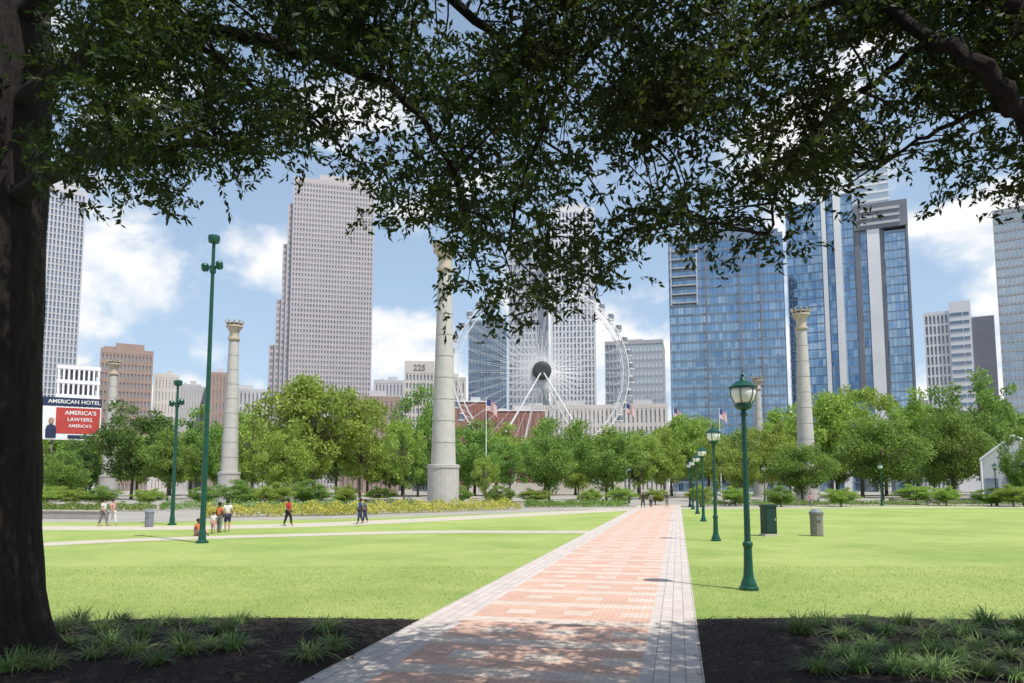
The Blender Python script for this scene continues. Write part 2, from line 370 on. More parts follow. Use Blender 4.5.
def limb(mb, pts, r0, r1, n=9):
    q = smooth([tuple(p) for p in pts], 7); m = len(q)
    q = [Vector(p)+Vector((noise.noise((i*.45, r0*9, 0)), noise.noise((i*.45, 5, r0)), noise.noise((i*.45, 9, r0*3))))*.07 for i, p in enumerate(q)]
    mb.tube(q, [r0+(r1-r0)*(i/(m-1))**.8 for i in range(m)], n); return q
def bigtree(key, root, limbs, trunk):
    mb = MB(); pts, rs = trunk; q = smooth([tuple(p)+(r,) for p, r in zip(pts, rs)], 8)
    n = 64; V = []; Fs = []
    for i, a in enumerate(q):
        for k in range(n):
            an = 2*math.pi*k/n; fl = 1+.035*noise.noise((math.cos(an)*5, math.sin(an)*5, a[2]*.7))+.12*math.sin(an*5+1)*max(0, 1-a[2]/1.2)**2+.018*noise.noise((math.cos(an)*16, math.sin(an)*16, a[2]*1.6))*2
            V.append((a[0]+a[3]*fl*math.cos(an), a[1]+a[3]*fl*math.sin(an), a[2]))
    for i in range(len(q)-1):
        for k in range(n):
            k2 = (k+1) % n; Fs.append((i*n+k, i*n+k2, (i+1)*n+k2, (i+1)*n+k))
    mb.add(V, Fs); mb.build('trunk', M_bark, root, True, True)
    allp = []
    for pts, r0, r1 in limbs:
        mb = MB(); allp += limb(mb, pts, r0, r1); mb.build('branch', M_bark, root, True, True)
    T, D, tl, (v, f) = crown_for(sprays[key], 15, .098, .037)
    npmesh('crown', v, f, M_leaf, root)
    mb = MB(); ap = np.array([tuple(p) for p in allp])
    for c, nn in sprays[key][::2]:
        dd = np.linalg.norm(ap-np.array(c), axis=1)+RN.uniform(0, .5, len(ap)); a = Vector(ap[int(np.argmin(dd))])
        if (c-a).length > 2.6: a = c+(a-c).normalized()*1.2
        mid = (a+c)/2+Vector((R.gauss(0, .12), R.gauss(0, .12), .10*(c-a).length))
        mb.tube(smooth([tuple(a), tuple(mid), tuple(c)], 4), [.019-.0018*i for i in range(9)], 4, False)
    tv, tf = leaves(T, D, tl[:, 0], .008); o = len(mb.v); mb.v += [tuple(x) for x in tv.tolist()]; mb.f += [tuple(int(i)+o for i in r) for r in tf]; mb.mi += [0]*len(tf)
    mb.build('twigs', M_twig, root, True)
    oh = overhead_shade(-13, 0, 270) if key == 'L' else overhead_shade(0, 15, 320)
    _, _, _, (v, f) = crown_for(oh, 9, .25, .14, 1.35); npmesh('upper_shade_crown', v, f, M_leaf, root)  # oversized leaves out of view, put in to cast foreground shade
g = gp(-12, 664)
rootL = thing('oak_tree', 'large shading oak with dark thick trunk at the left edge of the photo', 'tree', tuple(g))
YL = g.y
tr = [at(-12, 664, YL)-Vector((0, 0, .1)), at(-12, 652, YL), at(-12, 630, YL), at(-12, 575, YL), at(-10, 450, YL), at(-6, 320, YL), at(-2, 200, YL), at(6, 90, YL), at(14, -20, YL), at(30, -200, YL)]
bigtree('L', rootL, [([at(10, 205, YL), at(55, 172, 10.0), at(95, 155, 9.2), at(140, 158, 8.6), at(185, 143, 8.2), at(240, 150, 8.0)], .17, .03),
    ([at(10, 110, YL), at(80, 60, 9.6), at(180, 30, 8.6), at(290, 50, 8.2), at(390, 85, 8.2), at(440, 150, 8.2), at(470, 230, 8.2)], .15, .015),
    ([at(10, 30, YL), at(110, -50, 10), at(250, -60, 9.5), at(400, -30, 9), at(500, 40, 9), at(545, 130, 9)], .20, .02),
    ([at(185, 32, 8.6), at(230, 70, 8.4), at(300, 110, 8.2), at(345, 150, 8.2)], .05, .01),
    ([at(6, 60, YL), at(-120, 0, 11), at(-260, -10, 11.5)], .25, .06)], (tr, [1.30, 1.02, .82, .71, .66, .65, .66, .63, .5, .3]))
g = gp(1330, 668)
rootR = thing('oak_tree', 'spreading oak reaching in from the right edge with bare dark limbs and leafy boughs', 'tree', tuple(g))
tr = [Vector((g.x, g.y, -.1)), Vector((g.x, g.y, .3)), Vector((g.x, g.y, 1.2)), Vector((g.x-.05, g.y, 3)), Vector((g.x-.2, g.y-.1, 5)), Vector((g.x-.3, g.y-.2, 8)), Vector((g.x-.2, g.y-.3, 12))]
bigtree('R', rootR, [([Vector((g.x-.2, g.y, 4.8)), at(1110, 205, 8.0), at(1050, 150, 7.0), at(1015, 105, 6.6), at(985, 68, 6.5), at(930, 38, 6.8), at(850, 0, 7.3), at(770, 18, 8.0), at(700, 75, 8), at(645, 140, 8)], .15, .015),
    ([Vector((g.x-.25, g.y, 6.0)), at(1110, 70, 7.6), at(1030, 22, 6.8), at(985, -8, 6.8), at(880, -60, 7.6), at(740, -40, 8.2), at(620, 20, 8.8), at(560, 90, 8.8), at(522, 180, 8.7), at(505, 255, 8.6)], .15, .012),
    ([at(930, 38, 6.8), at(880, 80, 7.2), at(820, 120, 7.5), at(780, 190, 7.6), at(765, 240, 7.7)], .045, .01),
    ([at(1015, 105, 6.6), at(960, 120, 7.4), at(900, 150, 8.2), at(880, 165, 8.8)], .04, .01)], (tr, [1.0, .8, .65, .6, .55, .45, .3]))
# ---------------- park trees
M_can = [leafmat('park_leaves_bright', (.205, .32, .055), (.35, .46, .10), 3.5, .40, (.42, .54, .10)), leafmat('park_leaves_mid', (.135, .24, .05), (.24, .36, .085), 3.5, .38, (.31, .45, .08)), leafmat('park_leaves_deep', (.08, .155, .04), (.15, .25, .065), 3.5, .34, (.21, .33, .06))]
M_trunk = mat('park_tree_bark', (.12, .10, .08), (.07, .055, .045), 5, .9)
TP = []
def mkproto(seed, rx, cz, rz, ncl, m, slim=False):
    rr = random.Random(seed); rn = np.random.default_rng(seed); P = []; D = []
    br = []
    for i in range(ncl):
        while True:
            q = np.array([rr.uniform(-1, 1) for _ in range(3)]); r = np.linalg.norm(q)
            if r < 1 and r > .3: break
        bul = 1+.28*noise.noise(tuple(q*1.7+seed))
        c = np.array([q[0]*rx*bul, q[1]*rx*bul, cz+q[2]*rz*bul])
        if q[2] < -.3: c[:2] *= .82
        rc = rr.uniform(.065, .13)*(.8 if slim else 1); n = int(215*(rc/.1)**1.6)
        d = rn.normal(size=(n, 3)); d /= np.linalg.norm(d, axis=1, keepdims=True)
        P.append(c+d*rc*rn.uniform(.35, 1.08, (n, 1))*[1, 1, .72]); D.append(d*.6+rn.normal(size=(n, 3))*.8-[0, 0, .2]); br.append((c, rr.random()))
    P = np.concatenate(P); D = np.concatenate(D); n = len(P)
    v, f = leaves(P, D, rn.uniform(.021, .038, n), rn.uniform(.013, .023, n))
    me = bpy.data.meshes.new('crown'); me.from_pydata(v.tolist(), [], f.tolist()); me.materials.append(m)
    mb = MB(); mb.tube([(0, 0, -.01), (0, 0, .03), (.006, 0, .2), (-.004, .004, .45), (0, 0, .8)], [.026, .018, .015, .011, .003], 8)
    for c, t in br[::3]:
        z0 = .18+.35*t; a = Vector((0, 0, z0)); c = Vector(c); mb.tube([a, (a+c)/2+Vector((0, 0, .01)), c], [.008, .005, .002], 5, False)
    tm = mb.build('trunk', M_trunk); tme = tm.data; bpy.data.objects.remove(tm); return me, tme
for k in range(12):
    kind = k % 3; shp = k//3
    rx, cz, rz, nc, sl = [(.42, .60, .37, 70, 0), (.40, .56, .40, 64, 0), (.36, .60, .38, 50, 1), (.45, .63, .34, 60, 1)][shp]
    TP.append(mkproto(20+k, rx, cz, rz, nc, M_can[kind], sl))
def tree(px, top, wpx, Y, kind, shape, label, group=None, name='park_tree'):
    X = at(px, 480, Y).x; h = at(px, top, Y).z*1.0; wd = wpx/F*Y*1.12
    o = thing(name, label, 'shrub' if name == 'shrub' else 'tree', (X, Y, 0), R.uniform(0, 6.28), group); o.scale = (wd, wd, h)
    cm, tm = TP[shape*3+kind]; link('trunk', tm, o); link('crown', cm, o); return o
TL = [(62, 452, 52, 118, 1, 1, 'low bushy tree below the billboard beside the dark oak trunk'),
 (132, 405, 78, 135, 2, 0, 'deep green rounded tree just right of the leftmost stone column'),
 (78, 442, 48, 150, 2, 1, 'dark tree in front of the billboard posts'),
 (168, 428, 56, 128, 1, 0, 'mid green tree behind the shorter green light pole'),
 (196, 408, 60, 142, 1, 2, 'loose green tree between the shorter pole and the tall green pole'),
 (252, 406, 72, 130, 0, 2, 'light green tree right beside the second stone column'),
 (284, 425, 62, 108, 0, 1, 'low light green tree in front of the beige tower base'),
 (314, 374, 116, 118, 0, 0, 'largest bright green spreading tree below the beige tower'),
 (360, 398, 74, 128, 0, 3, 'yellow green tree right of the largest bright tree'),
 (404, 415, 52, 98, 0, 2, 'slender feathery tree just left of the tallest stone column'),
 (418, 388, 62, 165, 1, 1, 'distant rounded tree below the building numbered 225'),
 (468, 425, 62, 145, 1, 0, 'tree just right of the tallest stone column'),
 (486, 455, 34, 92, 0, 2, 'small young tree beside the base of the tallest stone column'),
 (510, 438, 58, 122, 1, 3, 'airy tree under the left legs of the big wheel'),
 (549, 433, 60, 100, 1, 0, 'round headed tree directly below the hub of the big wheel'),
 (606, 432, 72, 106, 1, 0, 'round headed tree below the right rim of the big wheel'),
 (578, 445, 50, 130, 0, 1, 'pale tree half hidden between the two round headed trees'),
 (640, 432, 56, 135, 0, 2, 'light green tree left of the distant path end'),
 (664, 428, 52, 145, 0, 1, 'tree standing at the far end of the brick path'),
 (690, 412, 60, 155, 0, 0, 'tree behind the far path lamps below the blue glass tower'),
 (716, 432, 48, 120, 0, 2, 'tree seen between the second lamp and the nearest lamp'),
 (742, 446, 46, 112, 0, 3, 'small tree behind the nearest green lamp'),
 (772, 420, 60, 130, 0, 1, 'tree just left of the right hand stone column'),
 (802, 442, 66, 98, 1, 0, 'low tree in front of the right hand stone column'),
 (790, 402, 60, 168, 0, 2, 'taller pale tree behind the right hand stone column'),
 (832, 390, 80, 150, 0, 0, 'bright tree just right of the right hand stone column'),
 (862, 384, 88, 160, 0, 3, 'tall yellow green tree below the white striped tower'),
 (882, 416, 84, 104, 1, 0, 'broad green tree behind the lamp on the right lawn'),
 (918, 390, 78, 150, 0, 1, 'tree below the dark framed glass tower right edge'),
 (934, 436, 44, 118, 1, 2, 'narrow tree between the broad tree and the next one'),
 (954, 410, 70, 112, 1, 0, 'rounded tree below the white office block'),
 (984, 374, 90, 140, 1, 3, 'tall tree behind the white pavilion'),
 (1008, 403, 50, 160, 1, 1, 'distant tree below the glass tower on the right edge'),
 (1022, 428, 40, 92, 1, 1, 'tree cut off by the right edge of the photo'),
 (1060, 400, 90, 120, 1, 0, 'tree just beyond the right edge of the photo'),
 (230, 440, 60, 150, 1, 1, 'low tree directly behind the second stone column'),
 (20, 440, 70, 140, 1, 0, 'tree hidden behind the dark oak trunk')]
for a in TL: tree(*a)
for i in range(34):
    px = -40+i*34+R.uniform(-8, 8)
    tree(px, R.uniform(416, 434), R.uniform(64, 86), R.uniform(172, 208), R.choice((1, 1, 0, 0)), R.randrange(2), 'far street tree in the continuous green belt at the foot of the skyline', 'street trees in the far green belt', 'street_tree')
SH_ = [(48, 484, 30), (75, 488, 26), (100, 486, 28), (250, 486, 24), (275, 482, 30), (310, 480, 34), (240, 480, 30), (455, 486, 26), (700, 484, 22), (915, 484, 30), (990, 488, 26), (1012, 484, 28), (30, 487, 30), (150, 488, 24), (345, 484, 22), (590, 488, 20), (735, 486, 24), (945, 486, 22), (380, 486, 22), (535, 488, 26), (780, 486, 24), (840, 487, 26), (655, 488, 20), (620, 486, 22), (500, 486, 24), (205, 486, 24)]
for i, (px, top, wd) in enumerate(SH_):
    tree(px, top, wd*1.5, R.uniform(88, 100), R.choice((0, 0, 1)), 1, 'low leafy shrub planted under the trees at the far side of the lawns', 'shrubs under the far trees', 'shrub')
# flower bed and hedges
def mass(name, pxpts, h, n, m, label, cat, L=.22):
    pts = smooth([tuple(gp(x, y)[:2]) for x, y in pxpts], 12); pts = np.array(pts)
    t = RN.uniform(0, len(pts)-1.001, n); i = t.astype(int); q = pts[i]+(pts[i+1]-pts[i])*(t-i)[:, None]
    wv = RN.uniform(-1, 1, (n, 1)); dep = 1.6
    tn = pts[i+1]-pts[i]; nn = np.c_[-tn[:, 1], tn[:, 0]]; nn /= np.linalg.norm(nn, axis=1, keepdims=True)+1e-9
    q = q+nn*wv*dep
    hh = h*(1-.5*wv[:, 0]**4)*(.75+.35*np.sin(q[:, 0]*1.9)*np.cos(q[:, 1]*1.3+q[:, 0]*.7))
    P = np.c_[q, hh*RN.uniform(0, 1, n)**.6]; D = RN.normal(size=(n, 3))*[1, 1, .6]+[0, 0, .7]
    v, f = leaves(P, D, RN.uniform(L*.6, L*1.3, n), RN.uniform(L*.35, L*.7, n)); return stuff(npmesh(name, v, f, m), label, cat)
M_fl = leafmat('yellow_border', (.38, .46, .09), (.64, .62, .14), .6, .3); M_hd = leafmat('hedge_leaves', (.14, .24, .055), (.25, .36, .08), 1, .3)
mass('flower_border', [(205, 517), (300, 515.5), (360, 514), (440, 511.5), (512, 509)], 1.15, 13000, M_fl, 'yellow green flowering border along the curved path behind the walkers', 'flowers')
mass('hedge', [(525, 507), (570, 507), (622, 506.3)], .9, 4500, M_hd, 'low clipped green hedge left of the far end of the brick path', 'hedge')
mass('hedge', [(40, 512), (90, 511), (150, 511)], .9, 3500, M_hd, 'low green planting behind the grey wall at the far left', 'hedge')
mass('flower_border', [(700, 505.6), (800, 505.4), (900, 505), (1040, 505)], .7, 7000, M_hd, 'low green border along the far edge of the right lawn', 'flowers')
mass('hedge', [(160, 510), (300, 508), (420, 507)], 1.0, 6000, M_hd, 'green planting strip behind the long yellow flowering border', 'hedge')
# ---------------- buildings
def grid_building(root, w_, d_, h, z0, cf, cs, rows, wm, gm, pier=.6, span=.9, dep=.5, top=0, nind=0, curtain=False, off=(0, 0), faces='FLR', wname='wall'):
    ox, oy = off; mb = MB(); cm = MB()
    (cm if curtain else mb).box((ox, oy, z0+h/2), (w_-2*dep-.1, d_-2*dep-.1, h))
    if curtain: cm.build('curtain_wall', gm, root)
    fl = (h-top)/rows; rest = MB(); panes = []
    for fc in faces:
        if fc == 'F': L, Nn, cols, a = w_, d_/2, cf, 0
        else: L, Nn, cols, a = d_-.2, w_/2-.06, cs, (-math.pi/2 if fc == 'L' else math.pi/2)
        mb.M = Matrix.Translation((ox, oy, 0)) @ Matrix.Rotation(a, 4, 'Z'); bay = (L-pier)/cols
        for i in range(cols+1): mb.box((-L/2+pier/2+i*bay, -Nn+dep/2, z0+h/2), (pier, dep, h))
        if top: mb.box((0, -Nn+dep/2-.03, z0+h-top/2), (L-.02, dep, top))
        for j in range(rows+1): mb.box((0, -Nn+dep/2+.05, z0+j*fl), (L-.04, dep-.1, span))
        if not curtain:
            for j in range(rows-1, -1, -1):
                for i in range(cols):
                    c = (-L/2+pier/2+(i+.5)*bay, -Nn+dep-.06, z0+(j+.5)*fl); panes.append((fc, mb.M.copy(), c, (bay-pier, .06, fl-span)))
    mb.build(wname, wm, root)
    if curtain: return
    cache = {}
    for k, (fc, Mx, c, dm) in enumerate(panes):
        if k < nind:
            if fc not in cache:
                t = MB(); t.box((0, 0, 0), dm); o = t.build('window', gm, root); cache[fc] = o.data
            else: o = link('window', cache[fc], root)
            o.location = Mx @ Vector(c); o.rotation_euler = Mx.to_euler()
        else: rest.M = Mx; rest.box(c, dm)
    if rest.v:
        o = rest.build('window', gm, root)
        if nind: o['kind'] = 'stuff'
def boxes(root, name, m, dm, locs):
    d0 = None
    for l in locs:
        if d0 is None:
            t = MB(); t.box((0, 0, 0), dm); o = t.build(name, m, root); d0 = o.data
        else: o = link(name, d0, root)
        o.location = l
def bld(name, px0, px1, top, Y, label, cat='building', turn=0, group=None, dd=13):
    c = at((px0+px1)/2, top*.6+480*.4, Y); X = c.x; th = -math.atan2(X, Y)+rad(turn); Yf = Y-dd
    wd = (px1-px0)/F*Yf*math.cos(math.atan2(X, Y))/max(.5, math.cos(rad(turn))); h = at((px0+px1)/2, top, Yf).z
    r = thing(name, label, cat, (X, Y, 0), th, group); return r, wd, h
def roofbox(root, name, m, *bx):
    mb = MB()
    for c, d in bx: mb.box(c, d)
    return mb.build(name, m, root)
G_dark = glass('dark_window_glass', (.17, .18, .21), (.30, .32, .36), (2, 2, 3.6), .3, .15)  # window glass made less dark, aerial haze mixed into its colour
G_blue = glass('blue_glass', (.14, .25, .38), (.34, .48, .64), (1.5, 1.5, 3.5), .8, .05, .03)
G_deep = glass('deep_blue_glass', (.10, .19, .33), (.24, .38, .56), (1.5, 1.5, 3.5), .8, .05, .03)
G_pale = glass('pale_blue_glass', (.36, .43, .50), (.52, .60, .68), (1.5, 1.5, 3.5), .6, .1)
G_slate = glass('slate_glass', (.15, .19, .25), (.26, .31, .38), (1.5, 1.5, 3.5), .6, .08)
W_pink = mat('pink_granite', (.46, .42, .425), (.42, .385, .39), .05, .6)  # building wall colours from here are paled to paint in aerial haze
W_white = mat('white_cladding', (.80, .80, .80), (.72, .72, .73), .1, .5)
W_pier = mat('pale_grey_pier', (.66, .66, .67), (.60, .60, .62), .1, .6)
W_beige = mat('beige_concrete', (.60, .56, .52), (.52, .49, .45), .1, .8)
W_brown = mat('brown_brick', (.34, .25, .215), (.28, .21, .18), .2, .85)
W_grey = mat('grey_cladding', (.20, .21, .24), (.16, .17, .20), .1, .5)
W_mull = mat('mullion_metal', (.22, .28, .36), (.18, .23, .30), .2, .35, .5)
W_lgrey = mat('light_grey_concrete', (.50, .50, .51), (.44, .44, .46), .1, .8)
W_red = mat('red_brick', (.34, .17, .135), (.27, .135, .11), .5, .85)
# beige stepped tower
r, w_, h = bld('office_tower', 290, 374, 180, 430, 'tall greyish pink office tower with square windows and a stepped left side', turn=0, dd=20)
grid_building(r, w_, 40, h, 0, 27, 15, 60, W_pink, G_dark, .78, 1.2, .4, 3, 100)
m_px = 410/F*.95
hh = [at(280, y_, 410).z for y_ in (205, 245, 300, 345)]
for k, (x0, x1) in enumerate(((284, 290), (279.5, 284), (274, 279.5), (268, 274))):
    ww = (x1-x0)*m_px*1.0; ox = (x0+x1)/2-332
    mb = MB(); H2 = hh[k]; X0 = ox*m_px
    mb.box((X0, 1.2+k*.9, H2/2), (ww, 38-k, H2)); mb.build('stepped_wing', W_pink, r)
    n = int(H2/3.6)
    q = MB()
    for j in range(n): q.box((X0, 1.2+k*.9-(38-k)/2-.02, (j+.55)*H2/n), (ww*.5, .1, 1.9))
    stuff(q.build('window', G_dark, r))
h2 = at(332, 170, 410).z-h
roofbox(r, 'roof_crown', W_pink, ((6, 3, h+h2/2), (w_-16, 30, h2)), ((-8, 3, h+h2*.3), (w_-20, 26, h2*.6)))
# centre towers
r, w_, h = bld('hotel_tower', 550, 596, 208, 345, 'pale grey hotel tower with fine vertical ribs rising behind the big wheel', turn=0, dd=10)
grid_building(r, w_, 20, h, 0, 12, 9, 48, W_pier, G_slate, .8, .65, 1.0, 2, 100)
roofbox(r, 'roof_plant', W_lgrey, ((0, 0, h+2), (w_*.6, 10, 4)))
r, w_, h = bld('glass_tower', 508, 549, 232, 352, 'grey glass tower half hidden by hanging leaves, left of the pale hotel tower')
grid_building(r, w_, 20, h, 0, 10, 6, 36, W_lgrey, G_slate, .55, 1.1, .3, 1, curtain=True, wname='window_frame')
r, w_, h = bld('glass_office', 468, 507, 320, 300, 'lower dark blue glass office seen through the left half of the wheel')
grid_building(r, w_, 24, h, 0, 12, 6, 18, W_mull, G_slate, .25, .6, .3, 1, curtain=True, wname='window_frame')
# blue glass tower
r, w_, h = bld('blue_glass_tower', 667, 785, 236, 300, 'wide blue glass tower with dark floor bands left of the white striped tower', turn=1, dd=15)
grid_building(r, w_, 30, h, 0, 30, 14, 27, W_mull, G_blue, .14, .9, .25, 1.5, curtain=True, wname='window_frame')
boxes(r, 'balcony', W_lgrey, (9.5, 1.4, .35), [(-w_/2+6, -15.8, h-26+j*3.55) for j in range(7)])
boxes(r, 'balcony_column', W_lgrey, (.5, 1.2, 24), [(-w_/2+1, -15.7, h-15), (-w_/2+11, -15.7, h-15)])
boxes(r, 'vertical_fin', W_grey, (.7, .5, h-1), [(fx*w_, -15.35, h/2) for fx in (-.17, .12, .3)])
roofbox(r, 'roof_parapet', W_mull, ((0, 0, h+1), (w_-3, 27, 2)), ((5, 2, h+4), (w_*.5, 14, 6)))
# striped tower
YT = 318; YF = YT-13
r, w_, h = bld('striped_tower', 785, 911, 200, YT, 'tall blue glass tower with white vertical stripes and a dark grey frame')
s = w_/127; px2 = lambda a: (a-848.5)*s
def seg(name, a, b, top, m, dy=0, curt=None, fr=W_mull):
    H3 = at(850, top, YF).z; cxx = (px2(a)+px2(b))/2; ww = (b-a)*s
    if curt: grid_building(r, ww, 26, H3, 0, max(2, int(ww/1.6)), 12, int(H3/3.7), fr, curt, .13, .5, .2, 1, curtain=True, off=(cxx, dy), faces='FR', wname='window_frame')
    else: roofbox(r, name, m, ((cxx, dy, H3/2), (ww, 26, H3)))
seg('glass', 785, 824, 196, None, 1.0, G_blue)
seg('white_stripe', 824.3, 829, 174, W_white, -.6); seg('glass', 829.3, 837, 186, None, .5, G_deep)
seg('white_stripe', 837.3, 845, 170, W_white, -.6); seg('glass', 845.3, 858, 192, None, .5, G_deep)
seg('dark_frame', 858.3, 864, 232, W_grey, .3); seg('glass', 864.2, 871, 232, None, .8, G_deep); seg('white_stripe', 871.3, 884, 232, W_white, -.4); seg('dark_recess', 884.3, 888, 232, W_grey, .9)
seg('glass', 888.3, 910, 235, None, .4, G_blue); seg('dark_frame', 910.2, 912.5, 232, W_grey, -.3)
z1, z2 = at(850, 232, YF).z, at(850, 207, YF).z
roofbox(r, 'dark_crown', W_grey, ((px2(885.5), 0, (z1+z2)/2+.05), (54.5*s, 27.4, z2-z1)))
boxes(r, 'crown_louvre', W_lgrey, (40*s, .3, 1.1), [(px2(885), -13.9, z1+2.2+k*2.9) for k in range(3)])
z3 = at(850, 140, YT).z
mb = MB(); mb.box((px2(878), 6, (z2+z3)/2), (38*s, 14, z3-z2)); mb.build('roof_penthouse', G_pale, r)
boxes(r, 'penthouse_band', W_white, (39*s, .3, .9), [(px2(878), -1.15, z2+2+k*(z3-z2-3)/9) for k in range(10)])
# right edge
r, w_, h = bld('glass_tower', 996, 1085, 200, 250, 'pale blue glass tower with white floor bands cut by the right edge', turn=0, dd=15)
grid_building(r, w_, 30, h, 0, 18, 14, 30, W_lgrey, G_pale, .22, .7, .4, 1.5, curtain=True, wname='window_frame')
# right white office trio
r, w_, h = bld('office_block', 926, 998, 330, 380, 'white office block of three stepped masses with a dark right end', dd=10)
k_ = w_/72
grid_building(r, 27*k_, 20, at(930, 309, 370).z, 0, 6, 4, 17, W_white, G_dark, .8, 1.1, .5, 1.5, 100, off=(-w_/2+13.5*k_, 0))
hA, hB = at(930, 301, 370).z, at(930, 318, 370).z
roofbox(r, 'white_core', W_white, ((-w_/2+38.5*k_, -1, hA/2), (22*k_, 20, hA))); roofbox(r, 'dark_wing', W_grey, ((-w_/2+61*k_, 0, hB/2), (22.6*k_, 20, hB)))
boxes(r, 'window_strip', G_slate, (5.5, .1, 1.8), [(-w_/2+34*k_, -11.05, 22+j*4.2) for j in range(17)])
boxes(r, 'window_strip', G_slate, (2.6, .1, 1.8), [(-w_/2+44.5*k_, -11.05, 22+j*4.2) for j in range(17)])
# mid hotel by wheel
r, w_, h = bld('hotel_block', 607, 666, 341, 400, 'grey hotel block with a grid of bluish windows right of the wheel', turn=-4)
grid_building(r, w_, 30, h, 0, 15, 10, 18, W_lgrey, G_pale, .45, .9, .4, 2, 100)
roofbox(r, 'roof_plant', W_lgrey, ((-3, 0, h+1), (w_*.5, 16, 2)))
# left edge tower
r, w_, h = bld('residential_tower', 34, 80, 186, 400, 'slim grey tower with vertical window strips beside the dark oak trunk', turn=4, dd=9)
grid_building(r, w_, 18, h, 0, 11, 5, 48, W_lgrey, G_slate, .8, .6, .7, 3, 100)
roofbox(r, 'roof_crown', W_lgrey, ((0, 0, h+2.5), (w_*.7, 12, 5)))
# brown building
r, w_, h = bld('brick_office', 98, 152, 349, 330, 'brown brick office with stepped roof beyond the leftmost stone column', dd=10)
grid_building(r, w_, 20, h, 0, 14, 8, 15, W_brown, G_dark, .7, 1.5, .5, 2, 100)
roofbox(r, 'roof_plant', W_brown, ((1, 0, h+1.6), (w_*.55, 12, 3.2)), ((-7, 0, h+.9), (5, 8, 1.8)))
low = [('parking_deck', 55, 99, 368, 290, W_white, 8, 6, 'white parking deck with open levels left of the brown brick office'),
 ('low_office', 152, 178, 374, 345, W_beige, 7, 9, 'beige low office just right of the brown brick office'),
 ('low_office', 178, 200, 384, 360, W_lgrey, 7, 8, 'small grey office seen through the shorter light pole'),
 ('brick_block', 206, 226, 372, 350, W_brown, 5, 9, 'small brown block left of the second stone column'),
 ('grey_office', 200, 268, 388, 370, W_lgrey, 16, 7, 'long grey low office left of the beige tower foot'),
 ('low_office', 373, 404, 380, 360, W_lgrey, 8, 8, 'grey low office between the beige tower and the 225 building'),
 ('brick_block', 340, 400, 396, 240, W_brown, 12, 4, 'brown brick block behind the trees below the beige tower'),
 ('low_office', 432, 466, 377, 350, W_beige, 9, 8, 'beige low office behind the tallest stone column'),
 ('brick_hall', 455, 488, 402, 262, W_red, 8, 4, 'red brick hall behind the left rim of the wheel'),
 ('brick_hall', 488, 545, 411, 258, W_red, 13, 3, 'lower red brick hall behind the foot of the wheel'),
 ('low_office', 512, 606, 405, 290, W_beige, 22, 5, 'long pale low building behind the wheel legs'),
 ('low_office', 603, 668, 404, 300, W_beige, 14, 5, 'pale low building at the foot of the grey hotel'),
 ('grey_office', 912, 930, 400, 350, W_lgrey, 4, 6, 'small grey block between the striped tower and white office block')]
for nm, a, b, tp, Yb, wm, cf, rw, lb in low:
    r, w_, h = bld(nm, a, b, tp, Yb, lb, dd=8)
    if nm == 'parking_deck':
        mb = MB(); mb.box((0, 2, h/2), (w_-3, 16, h-.5)); mb.build('deck_interior', W_grey, r); mb = MB()
        for j in range(9): mb.box((0, 0, 3+j*(h-3)/8), (w_, 20, 1.4))
        for i in range(9): mb.box((-w_/2+.6+i*(w_-1.2)/8, -9.6, h/2), (.7, .6, h-1))
        mb.build('wall', wm, r)
    else:
        grid_building(r, w_, 16, h, 0, cf, 5, rw, wm, G_dark, 1.1, 1.5 if wm is not W_red else 2.2, .4, 1.6, min(99, cf*3), faces='FLR')
    if wm is W_red:
        mb = MB(); mb.box((0, 0, h+.2), (w_+.5, 16.6, .4)); mb.build('cornice', W_white, r)
    roofbox(r, 'roof_plant', W_lgrey, ((w_*.12, 0, h+1.1), (w_*.3, 8, 2.2)), ((-w_*.25, 0, h+.7), (w_*.15, 5, 1.4)))
r, w_, h = bld('numbered_building', 404, 434, 361, 330, 'off white building with the number 225 near its roof', dd=8)
grid_building(r, w_, 16, h, 0, 8, 5, 14, W_beige, G_dark, .7, 1.4, .4, 5.5, 88)
M_red = mat('sign_red', (.50, .06, .05), None, 1, .5); M_navy = mat('sign_navy', (.02, .035, .09), None, 1, .5); M_w = mat('sign_white', (.8, .8, .8), (.76, .76, .76), 1, .5)
M_txtg = mat('sign_grey', (.26, .24, .23), None, 1, .5)
text(r, '225', 3.6, (0, -8.15, h-3.0), M_txtg, ext=.08)
# billboard
c = at(68, 480, 150); r = thing('billboard', 'roadside billboard with dark hotel name strip above a red and white panel', 'billboard', (c.x, 150, 0), -math.atan2(c.x, 150))
mm = 150/F*.86; zt, zm, zb = at(68, 398, 150).z, at(68, 407, 150).z, at(68, 440, 150).z; wv = 60*mm
boxes(r, 'post', W_grey, (.4, .4, zb), [(-3.2, .6, zb/2), (3.2, .6, zb/2)])
roofbox(r, 'name_strip', M_navy, ((0, 0, (zt+zm)/2+.05), (wv, .5, zt-zm-.1)))
roofbox(r, 'panel', M_w, ((0, 0, (zb+zm)/2), (wv, .5, zm-zb)))
roofbox(r, 'red_panel', M_red, ((wv*.11, -.27, zm-(zm-zb)*.42), (wv*.74, .06, (zm-zb)*.78)))
mb = MB(); mb.M = Matrix.Translation((-wv*.33, -.30, zb+.35)) @ Matrix.Scale(.08, 4, (0, 1, 0)); mb.lathe([(.9, 0), (.95, 1.6), (.75, 2.4), (.28, 2.7), (.26, 2.9)], 14); mb.build('figure_suit', M_navy, r)
M_face = mat('poster_skin', (.45, .28, .2), None, 1, .6)
mb = MB(); mb.M = Matrix.Translation((-wv*.33, -.33, zb+.35)) @ Matrix.Scale(.08, 4, (0, 1, 0)); mb.lathe([(.2, 2.85), (.45, 3.1), (.5, 3.5), (.42, 3.9), (.1, 4.05)], 14); mb.build('figure_head', M_face, r)
